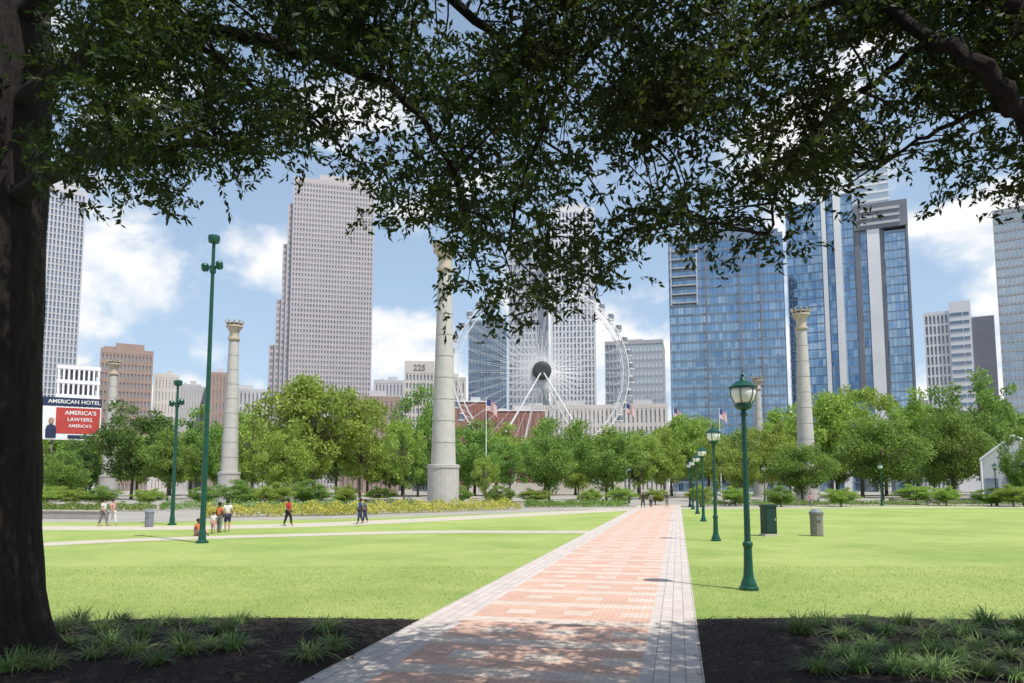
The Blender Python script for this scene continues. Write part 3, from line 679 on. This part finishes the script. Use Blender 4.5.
roofbox(r, 'black_caption', M_navy, ((wv*.2, -.28, zb+.65), (wv*.5, .06, .7)))
text(r, 'AMERICAN HOTEL', 1.1, (.4, -.3, (zt+zm)/2+.05), M_w)
text(r, "AMERICA'S", 1.15, (wv*.15, -.33, zm-1.25), M_w); text(r, "LAWYERS.", 1.0, (wv*.15, -.33, zm-2.6), M_w); text(r, "AMERICA'S", .85, (wv*.15, -.33, zm-3.9), M_w)
# ---------------- stone columns
M_stone = mat('column_stone', (.46, .445, .425), (.38, .365, .345), 1.2, .85, bump=.5, bscale=6)
m, nt, p = newmat('column_lattice'); M_lat = m
tcc = N(nt, 'ShaderNodeTexCoord').outputs['Object']; sp = N(nt, 'ShaderNodeSeparateXYZ', {0: tcc})
ang = mathn(nt, 'MULTIPLY', mathn(nt, 'ARCTAN2', sp.outputs[1], sp.outputs[0]), 18/6.28318)
d1 = mathn(nt, 'ABSOLUTE', mathn(nt, 'SUBTRACT', mathn(nt, 'FRACT', mathn(nt, 'ADD', ang, mathn(nt, 'MULTIPLY', sp.outputs[2], 2.4))), .5))
d2 = mathn(nt, 'ABSOLUTE', mathn(nt, 'SUBTRACT', mathn(nt, 'FRACT', mathn(nt, 'SUBTRACT', ang, mathn(nt, 'MULTIPLY', sp.outputs[2], 2.4))), .5))
lt = mathn(nt, 'LESS_THAN', mathn(nt, 'MINIMUM', d1, d2), .13)
nz = N(nt, 'ShaderNodeTexNoise', {'Vector': tcc, 'Scale': 1.5, 'Detail': 5.0}).outputs[0]
nt.links.new(mix(nt, ramp(nt, nz, .3, .7), mix(nt, lt, (.44, .425, .395), (.53, .515, .48)), mix(nt, lt, (.38, .365, .34), (.45, .44, .41))), p.inputs['Base Color']); p.inputs['Roughness'].default_value = .8
M_gold = mat('column_cap', (.50, .435, .34), (.42, .36, .28), 2, .5)
def column(px, base, top, Hc, label):
    Y = (Hc*F)/(base-top)*1.0; X = at(px, base, Y).x; r = thing('stone_column', label, 'column', (X, Y, 0)); k = at(px, top, Y).z/28.0
    r.scale = (k, k, k)
    mb = MB(); mb.lathe([(1.75, -.05), (1.75, .25), (1.62, .26), (1.62, 4.2), (1.7, 4.25), (1.7, 4.55), (1.5, 4.6)], 24); mb.build('pedestal', M_stone, r)
    mb = MB(); prof = []
    for i in range(9):
        t0 = i/9; t1 = (i+1)/9; z0_ = 4.6+20.2*t0; z1_ = 4.6+20.2*t1
        prof += [(1.28-.56*t0, z0_), (1.28-.56*t1, z1_-.12), (1.23-.56*t1, z1_-.11), (1.23-.56*t1, z1_-.03)]
    mb.lathe(prof, 36); mb.build('shaft', M_lat, r)
    mb = MB(); mb.lathe([(.7, 24.8), (.92, 25.0), (.92, 25.3), (.70, 25.4), (.72, 26.2), (1.05, 26.9), (1.25, 27.0), (1.25, 27.25), (.85, 27.3)], 24); mb.build('capital', M_gold, r)
    mb = MB()
    for a in range(10):
        an = a*math.pi/5; mb.tube([(1.0*math.cos(an), 1.0*math.sin(an), 27.2), (1.4*math.cos(an), 1.4*math.sin(an), 28.0)], [.08, .13], 6)
    mb.lathe([(1.15, 27.5), (1.25, 27.55), (1.25, 27.65), (1.15, 27.67)], 24); mb.build('crown_ring', M_gold, r)
column(443, 505, 243, 28, 'tallest and nearest stone column with patterned shaft, left of the wheel')
column(228, 505, 321, 28, 'patterned stone column with flared cap beside the tall green pole')
column(808, 505, 309, 28, 'patterned stone column with flared cap in front of the blue glass tower')
column(107, 502, 360, 28, 'leftmost stone column near the billboard')
column(761, 500, 377, 28, 'most distant slim stone column behind the nearest lamp')
# ---------------- wheel
M_wh = mat('wheel_white', (.80, .80, .81), (.74, .74, .76), 1, .4); M_hub = mat('wheel_hub_dark', (.05, .055, .06), None, 1, .4)
YW = 221; c = at(541, 372, YW); RR = 26.6; root = thing('ferris_wheel', 'giant white observation wheel with enclosed cabins and a dark hub', 'ferris wheel', (c.x, YW, 0), rad(4)); zc = c.z
def ring(mb, r_, y, tr_, n=84):
    vs = []; fs = []; k = 6
    for i in range(n):
        a = 2*math.pi*i/n
        for j in range(k):
            b = 2*math.pi*j/k; q = r_+tr_*math.cos(b); vs.append((q*math.cos(a), y+tr_*math.sin(b), zc+q*math.sin(a)))
    for i in range(n):
        for j in range(k): fs.append((i*k+j, i*k+(j+1) % k, ((i+1) % n)*k+(j+1) % k, ((i+1) % n)*k+j))
    mb.add(vs, fs)
mb = MB()
for y_ in (-1.2, 1.2): ring(mb, RR, y_, .17); ring(mb, RR-1.7, y_, .12)
NC = 42
for i in range(NC*2):
    a = math.pi*i/NC; ca, sa = math.cos(a), math.sin(a); a2 = math.pi*(i+1)/NC
    for y_ in (-1.2, 1.2): mb.tube([(RR*ca, y_, zc+RR*sa), ((RR-1.7)*math.cos(a2), y_, zc+(RR-1.7)*math.sin(a2))], .045, 4, False)
    mb.tube([(RR*ca, -1.2, zc+RR*sa), (RR*ca, 1.2, zc+RR*sa)], .05, 4, False)
mb.build('rim', M_wh, root)
sp_me = None
for i in range(NC):
    a = 2*math.pi*i/NC
    if sp_me is None:
        mb = MB()
        for s_ in (-1, 1): mb.tube([(2.0, 2.4*s_, 0), (RR-1.7, 1.2*s_, 0)], .045, 4, False)
        mb.tube([(2.2, -2.4, 0), (12.5, -1.9, .75)], [.10, .04], 5); mb.tube([(2.2, -2.4, 0), (12.5, -1.9, -.75)], [.10, .04], 5)
        o = mb.build('spoke', M_wh, root); sp_me = o.data
    else: o = link('spoke', sp_me, root)
    o.location = (0, 0, zc); o.rotation_euler = (0, -a, 0)
mb = MB(); mb.M = Matrix.Translation((0, 0, zc)) @ Matrix.Rotation(math.pi/2, 4, 'X'); mb.lathe([(2.6, -3.2), (2.8, -3.0), (2.8, 3.0), (2.5, 3.3), (1.8, 3.5)], 32); mb.build('hub', M_hub, root)
gm_ = rm_ = fm_ = None
for i in range(NC):
    a = 2*math.pi*(i+.5)/NC; x, z = (RR+1.0)*math.cos(a), zc+(RR+1.0)*math.sin(a)
    if gm_ is None:
        mb = MB(); mb.lathe([(.35, -1.25), (.85, -1.1), (1.0, -.3), (.98, .5), (.7, .85)], 10); o = mb.build('gondola', G_dark, root); gm_ = o.data
        mb = MB(); mb.lathe([(.72, .86), (.78, .95), (.3, 1.2)], 10); rm_ = mb.build('gondola_roof', M_wh, o).data
        mb = MB(); mb.lathe([(.87, -1.2), (.93, -1.1), (1.04, -.75), (1.0, -.7)], 10); fm_ = mb.build('gondola_floor', M_wh, o).data
    else: o = link('gondola', gm_, root); link('gondola_roof', rm_, o); link('gondola_floor', fm_, o)
    o.location = (x, 0, z)
for sx in (-1, 1):
    for sy in (-1, 1):
        mb = MB(); mb.tube([(0, 3.2*sy, zc), (sx*20, 8*sy, 2)], [.22, .32], 8); mb.build('support_leg', M_wh, root)
for sx in (-1, 1):
    mb = MB(); mb.tube([(0, 3.2, zc), (sx*9, -9.5, 2)], [.18, .24], 8); mb.build('brace', W_lgrey, root)
mb = MB(); mb.box((0, 0, 1.6), (44, 22, 3.2)); mb.build('boarding_platform', W_beige, root)
# ---------------- lamps
M_green = mat('lamp_green', (.012, .085, .060), (.010, .065, .048), 3, .35, .2); M_globe = newmat('frosted_globe')
p = M_globe[2]; p.inputs['Base Color'].default_value = (.82, .83, .80, 1); p.inputs['Roughness'].default_value = .25; M_globe = M_globe[0]
def lamp_proto():
    r = thing('lamp_post', '', 'street lamp')
    mb = MB(); mb.lathe([(.24, 0), (.24, .07), (.20, .1), (.19, .16), (.13, .32), (.115, .5), (.10, 1.0), (.10, 1.05), (.125, 1.08), (.125, 1.16), (.085, 1.2)], 20); mb.build('base', M_green, r, smooth=False)
    mb = MB(); mb.lathe([(.082, 1.2), (.06, 4.3), (.06, 4.34), (.09, 4.36), (.09, 4.42), (.05, 4.45), (.05, 4.50)], 20, flute=.1); mb.build('pole', M_green, r)
    mb = MB(); mb.lathe([(.05, 4.47), (.16, 4.52), (.21, 4.58), (.22, 4.64), (.20, 4.66)], 20)
    for a in range(6):
        an = a*math.pi/3; mb.tube([(.21*math.cos(an), .21*math.sin(an), 4.64), (.325*math.cos(an), .325*math.sin(an), 4.88), (.33*math.cos(an), .33*math.sin(an), 5.06)], .012, 5)
    mb.build('lantern_frame', M_green, r)
    mb = MB(); mb.lathe([(.19, 4.67), (.27, 4.78), (.31, 4.92), (.315, 5.05)], 24); mb.build('globe', M_globe, r, smooth=True)
    mb = MB(); mb.lathe([(.35, 5.05), (.36, 5.09), (.29, 5.14), (.19, 5.22), (.10, 5.26), (.06, 5.34), (.03, 5.36), (.05, 5.41), (.015, 5.47), (.008, 5.56)], 24); mb.build('cap', M_green, r)
    return r
lp = lamp_proto(); lampkids = KIDS(lp)
lamps = [(749, 590, 'nearest green lamp post with white globe beside the brick path'), (716, 541, 'second green lamp post along the right edge of the brick path'), (703.5, 521.5, 'third green lamp post along the brick path'), (697.5, 514, 'fourth green lamp post along the brick path'), (693, 509.5, 'fifth green lamp post along the brick path, close behind the fourth'), (690, 506.8, 'farthest green lamp post of the row by the brick path'),
 (882, 505.7, 'small green lamp post alone on the far side of the right lawn'), (997, 505.5, 'green lamp post in front of the white pavilion at the right'), (765, 503.5, 'green lamp post beyond the green cabinet under the trees'), (629, 503, 'far lamp post left of the path end by the hedge')]
for i, (px, py, lb) in enumerate(lamps):
    o = lp if i == 0 else dup(lp, None, lampkids); g = gp(px, py); o.location = (g.x, g.y, 0); o['label'] = lb; o['group'] = 'green lamp posts in the park'
# tall poles
def tallpole(px, base, top, label):
    g = gp(px, base); h = at(px, top, g.y).z; r = thing('light_pole', label, 'light pole', (g.x, g.y, 0))
    mb = MB(); mb.lathe([(.28, 0), (.28, .08), (.17, .14), (.16, .5), (.13, .6), (.075, h-.5), (.05, h-.3)], 14); mb.build('pole', M_green, r)
    mb = MB(); mb.lathe([(.10, h-.42), (.24, h-.36), (.27, h-.2), (.26, h-.05), (.1, h)], 14); mb.build('lamp_head', M_green, r)
    z = h-1.55
    mb = MB(); mb.box((0, 0, z), (.75, .1, .08)); mb.box((0, 0, z-.1), (.22, .22, .35)); mb.build('bracket', M_green, r)
    for s_ in (-1, 1):
        mb = MB(); mb.M = Matrix.Translation((s_*.33, -.08, z+(.08 if s_ > 0 else -.02))) @ Matrix.Rotation(rad(20), 4, 'X'); mb.lathe([(.10, -.2), (.17, -.12), (.17, .12), (.08, .2)], 10); mb.build('floodlight', M_green, r)
    return r
tallpole(202, 543, 235, 'tall dark green light pole with floodlights on the left lawn')
tallpole(172, 525, 380, 'shorter green light pole left of the tall one')
# cabinet, bins, wall
g = gp(769, 536); r = thing('utility_cabinet', 'dark green utility cabinet standing on the right lawn', 'cabinet', (g.x, g.y, 0), rad(12))
M_cab = mat('cabinet_green', (.008, .042, .032), (.007, .032, .026), 3, .5)
mb = MB(); mb.box((0, 0, .06), (.74, .60, .12)); mb.build('plinth', M_conc, r)
mb = MB(); mb.box((0, 0, .80), (.62, .52, 1.36)); mb.build('body', M_cab, r)
mb = MB(); mb.box((0, 0, 1.52), (.70, .6, .08)); mb.box((0, 0, 1.58), (.52, .4, .04)); mb.build('lid', M_cab, r)
mb = MB(); mb.box((0, -.27, .8), (.54, .02, 1.2)); mb.build('door', M_cab, r); mb = MB(); mb.box((.20, -.29, .85), (.03, .03, .14)); mb.build('handle', W_lgrey, r)
M_bin = mat('bin_grey', (.24, .225, .20), (.18, .17, .15), 6, .8)
def bin_(px, base, s, m, label):
    g = gp(px, base); r = thing('litter_bin', label, 'litter bin', (g.x, g.y, 0)); r.scale = (s*.82, s*.82, s)
    mb = MB(); mb.lathe([(.30, 0), (.32, .03), (.33, .85), (.35, .88), (.35, .93)], 20, flute=.04); mb.build('body', m, r)
    mb = MB(); mb.lathe([(.36, .935), (.36, 1.0), (.22, 1.1), (.2, 1.12)], 20); mb.build('lid', W_grey, r)
    mb = MB(); mb.box((0, -.345, .72), (.26, .03, .12)); mb.build('opening_plate', W_grey, r)
bin_(817, 536, 1.22, M_bin, 'slim round grey litter bin on the right lawn beside the green cabinet')
bin_(149, 527, .95, W_grey, 'dark litter bin by the curved path at the far left')
M_wall = mat('wall_stone', (.40, .37, .34), (.32, .30, .28), 2, .85)
def wall(pxa, ya, pxb, yb, h, label):
    a, b = gp(pxa, ya), gp(pxb, yb); d = b-a; r = thing('low_wall', label, 'wall', tuple((a+b)/2), math.atan2(d.y, d.x))
    mb = MB(); mb.box((0, 0, h/2), (d.length, .5, h)); mb.build('wall_body', M_wall, r)
    mb = MB(); mb.box((0, 0, h+.05), (d.length+.1, .62, .1)); mb.build('coping', M_conc, r)
wall(30, 518, 112, 519, .55, 'low grey stone wall by the plaza at the far left')
wall(352, 505.5, 398, 505.5, .8, 'low grey wall under the slender tree left of the tallest column')
wall(505, 506, 560, 505.5, .6, 'low pale wall behind the hedge near the path end')
wall(890, 503, 1000, 503, .6, 'low stone wall under the trees behind the right lawn')
# pavilion right
g = at(1010, 480, 105); r = thing('pavilion', 'white gabled pavilion with sloping roof at the right edge', 'pavilion', (g.x, 105, 0), -math.atan2(g.x, 105)+rad(0))
zt_ = at(1008, 438, 105).z; mb = MB(); wv = 6.6
mb.add([(-wv/2, -6, zt_-3.2), (.6, -6, zt_), (wv/2+3, -6, zt_-3.0), (-wv/2, 8, zt_-3.2), (.6, 8, zt_), (wv/2+3, 8, zt_-3.0)], [(0, 1, 4, 3), (1, 2, 5, 4)])
mb.tube([(-wv/2, -6, zt_-3.2), (.6, -6, zt_)], .16, 6); mb.tube([(.6, -6, zt_), (wv/2+3, -6, zt_-3)], .16, 6); mb.build('roof', M_wh, r)
mb = MB(); mb.quad((-wv/2+.2, -5.6, 0), (wv/2+2.8, -5.6, 0), (wv/2+2.8, -5.6, zt_-3.15), (.6, -5.6, zt_-.15), (-wv/2+.2, -5.6, zt_-3.35)); mb.build('gable_wall', W_white, r)
for i in range(4):
    mb = MB(); mb.box((-wv/2+1.2+i*2.1, -5.7, 2.0), (1.5, .12, 3.0)); f_ = mb.build('window', G_slate, r)
for s_ in (-wv/2+.1, wv/2+2.9):
    mb = MB(); mb.tube([(s_, -6, 0), (s_, -6, zt_-3.2)], .14, 8); mb.build('post', M_wh, r)
# flags
M_blue = mat('flag_blue', (.03, .05, .2), None, 1, .7)
def flag(px, top, Y, label, hf=1.7, s_=1):
    X = at(px, 480, Y).x; h = at(px, top, Y).z; r = thing('flagpole', label, 'flag', (X, Y, 0), rad(R.uniform(-15, 15)))
    mb = MB(); mb.tube([(0, 0, 0), (0, 0, h)], [.11, .06], 8); mb.lathe([(.02, h), (.12, h+.1), (.02, h+.22)], 8); mb.build('pole', M_wh, r)
    mb = MB(); W2 = hf*1.6; nx = 10
    for i in range(nx):
        for j in range(13):
            def P_(u, v_): return (.1+u*W2*s_*.55, .3*math.sin(u*7)*u, h-.1-v_*hf-u*u*1.3)
            u0, u1, v0, v1 = i/nx, (i+1)/nx, j/13, (j+1)/13
            mb.cur = 2 if (i < 4 and j < 7) else (j % 2)
            mb.quad(P_(u0, v1), P_(u1, v1), P_(u1, v0), P_(u0, v0))
    mb.build('flag_cloth', [M_red, M_w, M_blue], r)
flag(486, 399, 140, 'red, white and blue flag on a pole right of the tallest column', 2.2)
flag(721, 409, 150, 'striped flag on a pole beyond the nearest lamp', 1.9)
flag(627, 403, 150, 'striped flag on a pole right of the big wheel', 1.9)
flag(675, 408, 160, 'flag flying above the far end of the brick path', 1.9)
# ---------------- people
def cm_(n, c): return mat(n, c, tuple(x*.8 for x in c), 6, .85)
M_skin = [cm_('skin_light', (.45, .27, .19)), cm_('skin_brown', (.17, .09, .055))]
M_hair = cm_('hair_dark', (.02, .015, .012))
def skinmesh(name, V, E, root, m, sub=1):
    me = bpy.data.meshes.new(name); me.from_pydata([v[0] for v in V], E, []); o = link(name, me, root); md = o.modifiers.new('skin', 'SKIN'); me.materials.append(m)
    for i, v in enumerate(V): me.skin_vertices[0].data[i].radius = (v[1], v[1]*(v[2] if len(v) > 2 else 1))
    me.skin_vertices[0].data[0].use_root = True
    o.modifiers.new('sub', 'SUBSURF').levels = sub; o.modifiers['sub'].render_levels = sub; return o
def person(px, py, H, face, shirt, pants, sk, label, pose='stand', long_=True):
    g = gp(px, py); r = thing('person', label, 'person', (g.x, g.y, .01), face); k = H/1.75; r.scale = (k, k, k)
    st = .22 if pose == 'walk' else .03; dz = 0
    if pose == 'sit': dz = -.80
    T = lambda x, y, z: (x, y, z+dz)
    V = [(T(0, 0, .97), .135), (T(0, 0, 1.12), .12), (T(0, -.01, 1.32), .145), (T(0, 0, 1.45), .075), (T(0, -.01, 1.52), .052), (T(0, -.02, 1.60), .082, 1.1), (T(0, -.01, 1.69), .072)]
    E = [(i, i+1) for i in range(6)]
    V.append((T(0, -.125, 1.60), .014)); E.append((5, 7))
    legs = {}; arms = {}
    for s_ in (-1, 1):
        b = len(V); f_ = s_*st
        if pose == 'sit': pts = [((s_*.09, -.02, .15), .095), ((s_*.14, -.40, .42), .062), ((s_*.13, -.62, .09), .042), ((s_*.13, -.78, .05), .036)]
        else: pts = [((s_*.09, 0, .90), .098), ((s_*.10, -f_*.55-.02, .50), .064), ((s_*.10, -f_+.04, .09), .042), ((s_*.105, -f_-.12, .04), .036)]
        V += pts; E += [(0, b), (b, b+1), (b+1, b+2), (b+2, b+3)]; legs[s_] = pts
        b = len(V); sw = -f_*.9
        pa = [(T(s_*.17, 0, 1.42), .060), (T(s_*.23, .03-sw*.3, 1.15), .045), (T(s_*.23, -.09-sw*.9, .93), .030), (T(s_*.23, -.12-sw, .85), .036, .6), (T(s_*.225, -.13-sw, .77), .018)]
        V += pa; E += [(2, b), (b, b+1), (b+1, b+2), (b+2, b+3), (b+3, b+4)]; arms[s_] = pa
        V.append((T(s_*.20, -.17-sw, .82), .010)); E.append((b+3, b+5))
    skinmesh('body', V, E, r, M_skin[sk])
    S = [(V[0][0], .155), (V[1][0], .142), (V[2][0], .168), (V[3][0], .088)]; SE = [(0, 1), (1, 2), (2, 3)]
    for s_ in (-1, 1):
        a, b = arms[s_][0], arms[s_][1]; i = len(S); S += [(a[0], .078), (tuple((x*.35+y*.65) for x, y in zip(a[0], b[0])), .066)]; SE += [(2, i), (i, i+1)]
    skinmesh('shirt', S, SE, r, shirt)
    P_ = [((0, 0, V[0][0][2]-.02), .150)]; PE = []
    for s_ in (-1, 1):
        i = len(P_); q = legs[s_]; P_ += [(q[0][0], .118), (q[1][0], .085)]; PE += [(0, i), (i, i+1)]
        if long_: P_.append((tuple(x*.15+y*.85 for x, y in zip(q[1][0], q[2][0])), .066)); PE.append((i+1, i+2))
    skinmesh('trousers', P_, PE, r, pants)
    mb = MB(); mb.lathe([(.085, 0), (.112, .05), (.108, .11), (.07, .155), (.02, .17)], 12, c=(0, .015, 1.60+dz)); mb.build('hair', M_hair, r, smooth=True)
c_red = cm_('red_shirt', (.45, .03, .04)); c_navy = cm_('navy_cloth', (.03, .04, .09)); c_wht = cm_('white_cloth', (.65, .64, .62)); c_or = cm_('orange_cloth', (.60, .19, .07)); c_blk = cm_('black_cloth', (.02, .02, .025)); c_bl = cm_('blue_shirt', (.05, .12, .35)); c_gry = cm_('grey_cloth', (.2, .2, .21)); c_pink = cm_('pink_cloth', (.6, .3, .3))
person(288, 526, 1.72, rad(70), c_red, c_blk, 1, 'person in a red top and dark trousers walking along the curved path', 'walk')
person(360, 524, 1.68, rad(-60), c_bl, c_navy, 1, 'person in a blue shirt walking in front of the yellow border', 'walk')
person(365, 523, 1.60, rad(-60), c_gry, c_navy, 0, 'person in grey close behind the walker in blue', 'walk')
person(227, 532, 1.75, rad(200), c_wht, c_navy, 0, 'person in a white top standing right of the tall green pole', 'stand', False)
person(219, 533, 1.65, rad(160), c_or, c_gry, 1, 'person in an orange top standing beside the one in white', 'stand')
person(213, 534, 1.15, rad(20), c_wht, c_pink, 0, 'small child in white between the orange group by the tall pole', 'walk', False)
person(198, 536, 1.6, rad(60), c_or, c_pink, 1, 'person in orange sitting on the grass at the foot of the tall pole', 'sit')
person(103, 526, 1.7, rad(80), c_wht, c_gry, 0, 'person in white, left one of the pair near the grey wall', 'walk')
person(112, 526, 1.7, rad(80), c_pink, c_wht, 0, 'person in pale pink, right one of the pair near the grey wall', 'walk')
person(643, 508, 1.78, rad(10), c_blk, c_blk, 1, 'person in black at the far end of the brick path, left of the pair', 'walk')
person(651, 508, 1.7, rad(-10), c_gry, c_navy, 0, 'person in grey and navy at the far path end beside the one in black', 'walk')
person(667, 507, 1.7, rad(0), c_navy, c_gry, 0, 'lone distant person at the far path end nearest the lamps', 'stand')
person(811, 507.5, 1.65, rad(-30), c_pink, c_gry, 0, 'person in pink beyond the slim grey litter bin', 'walk')
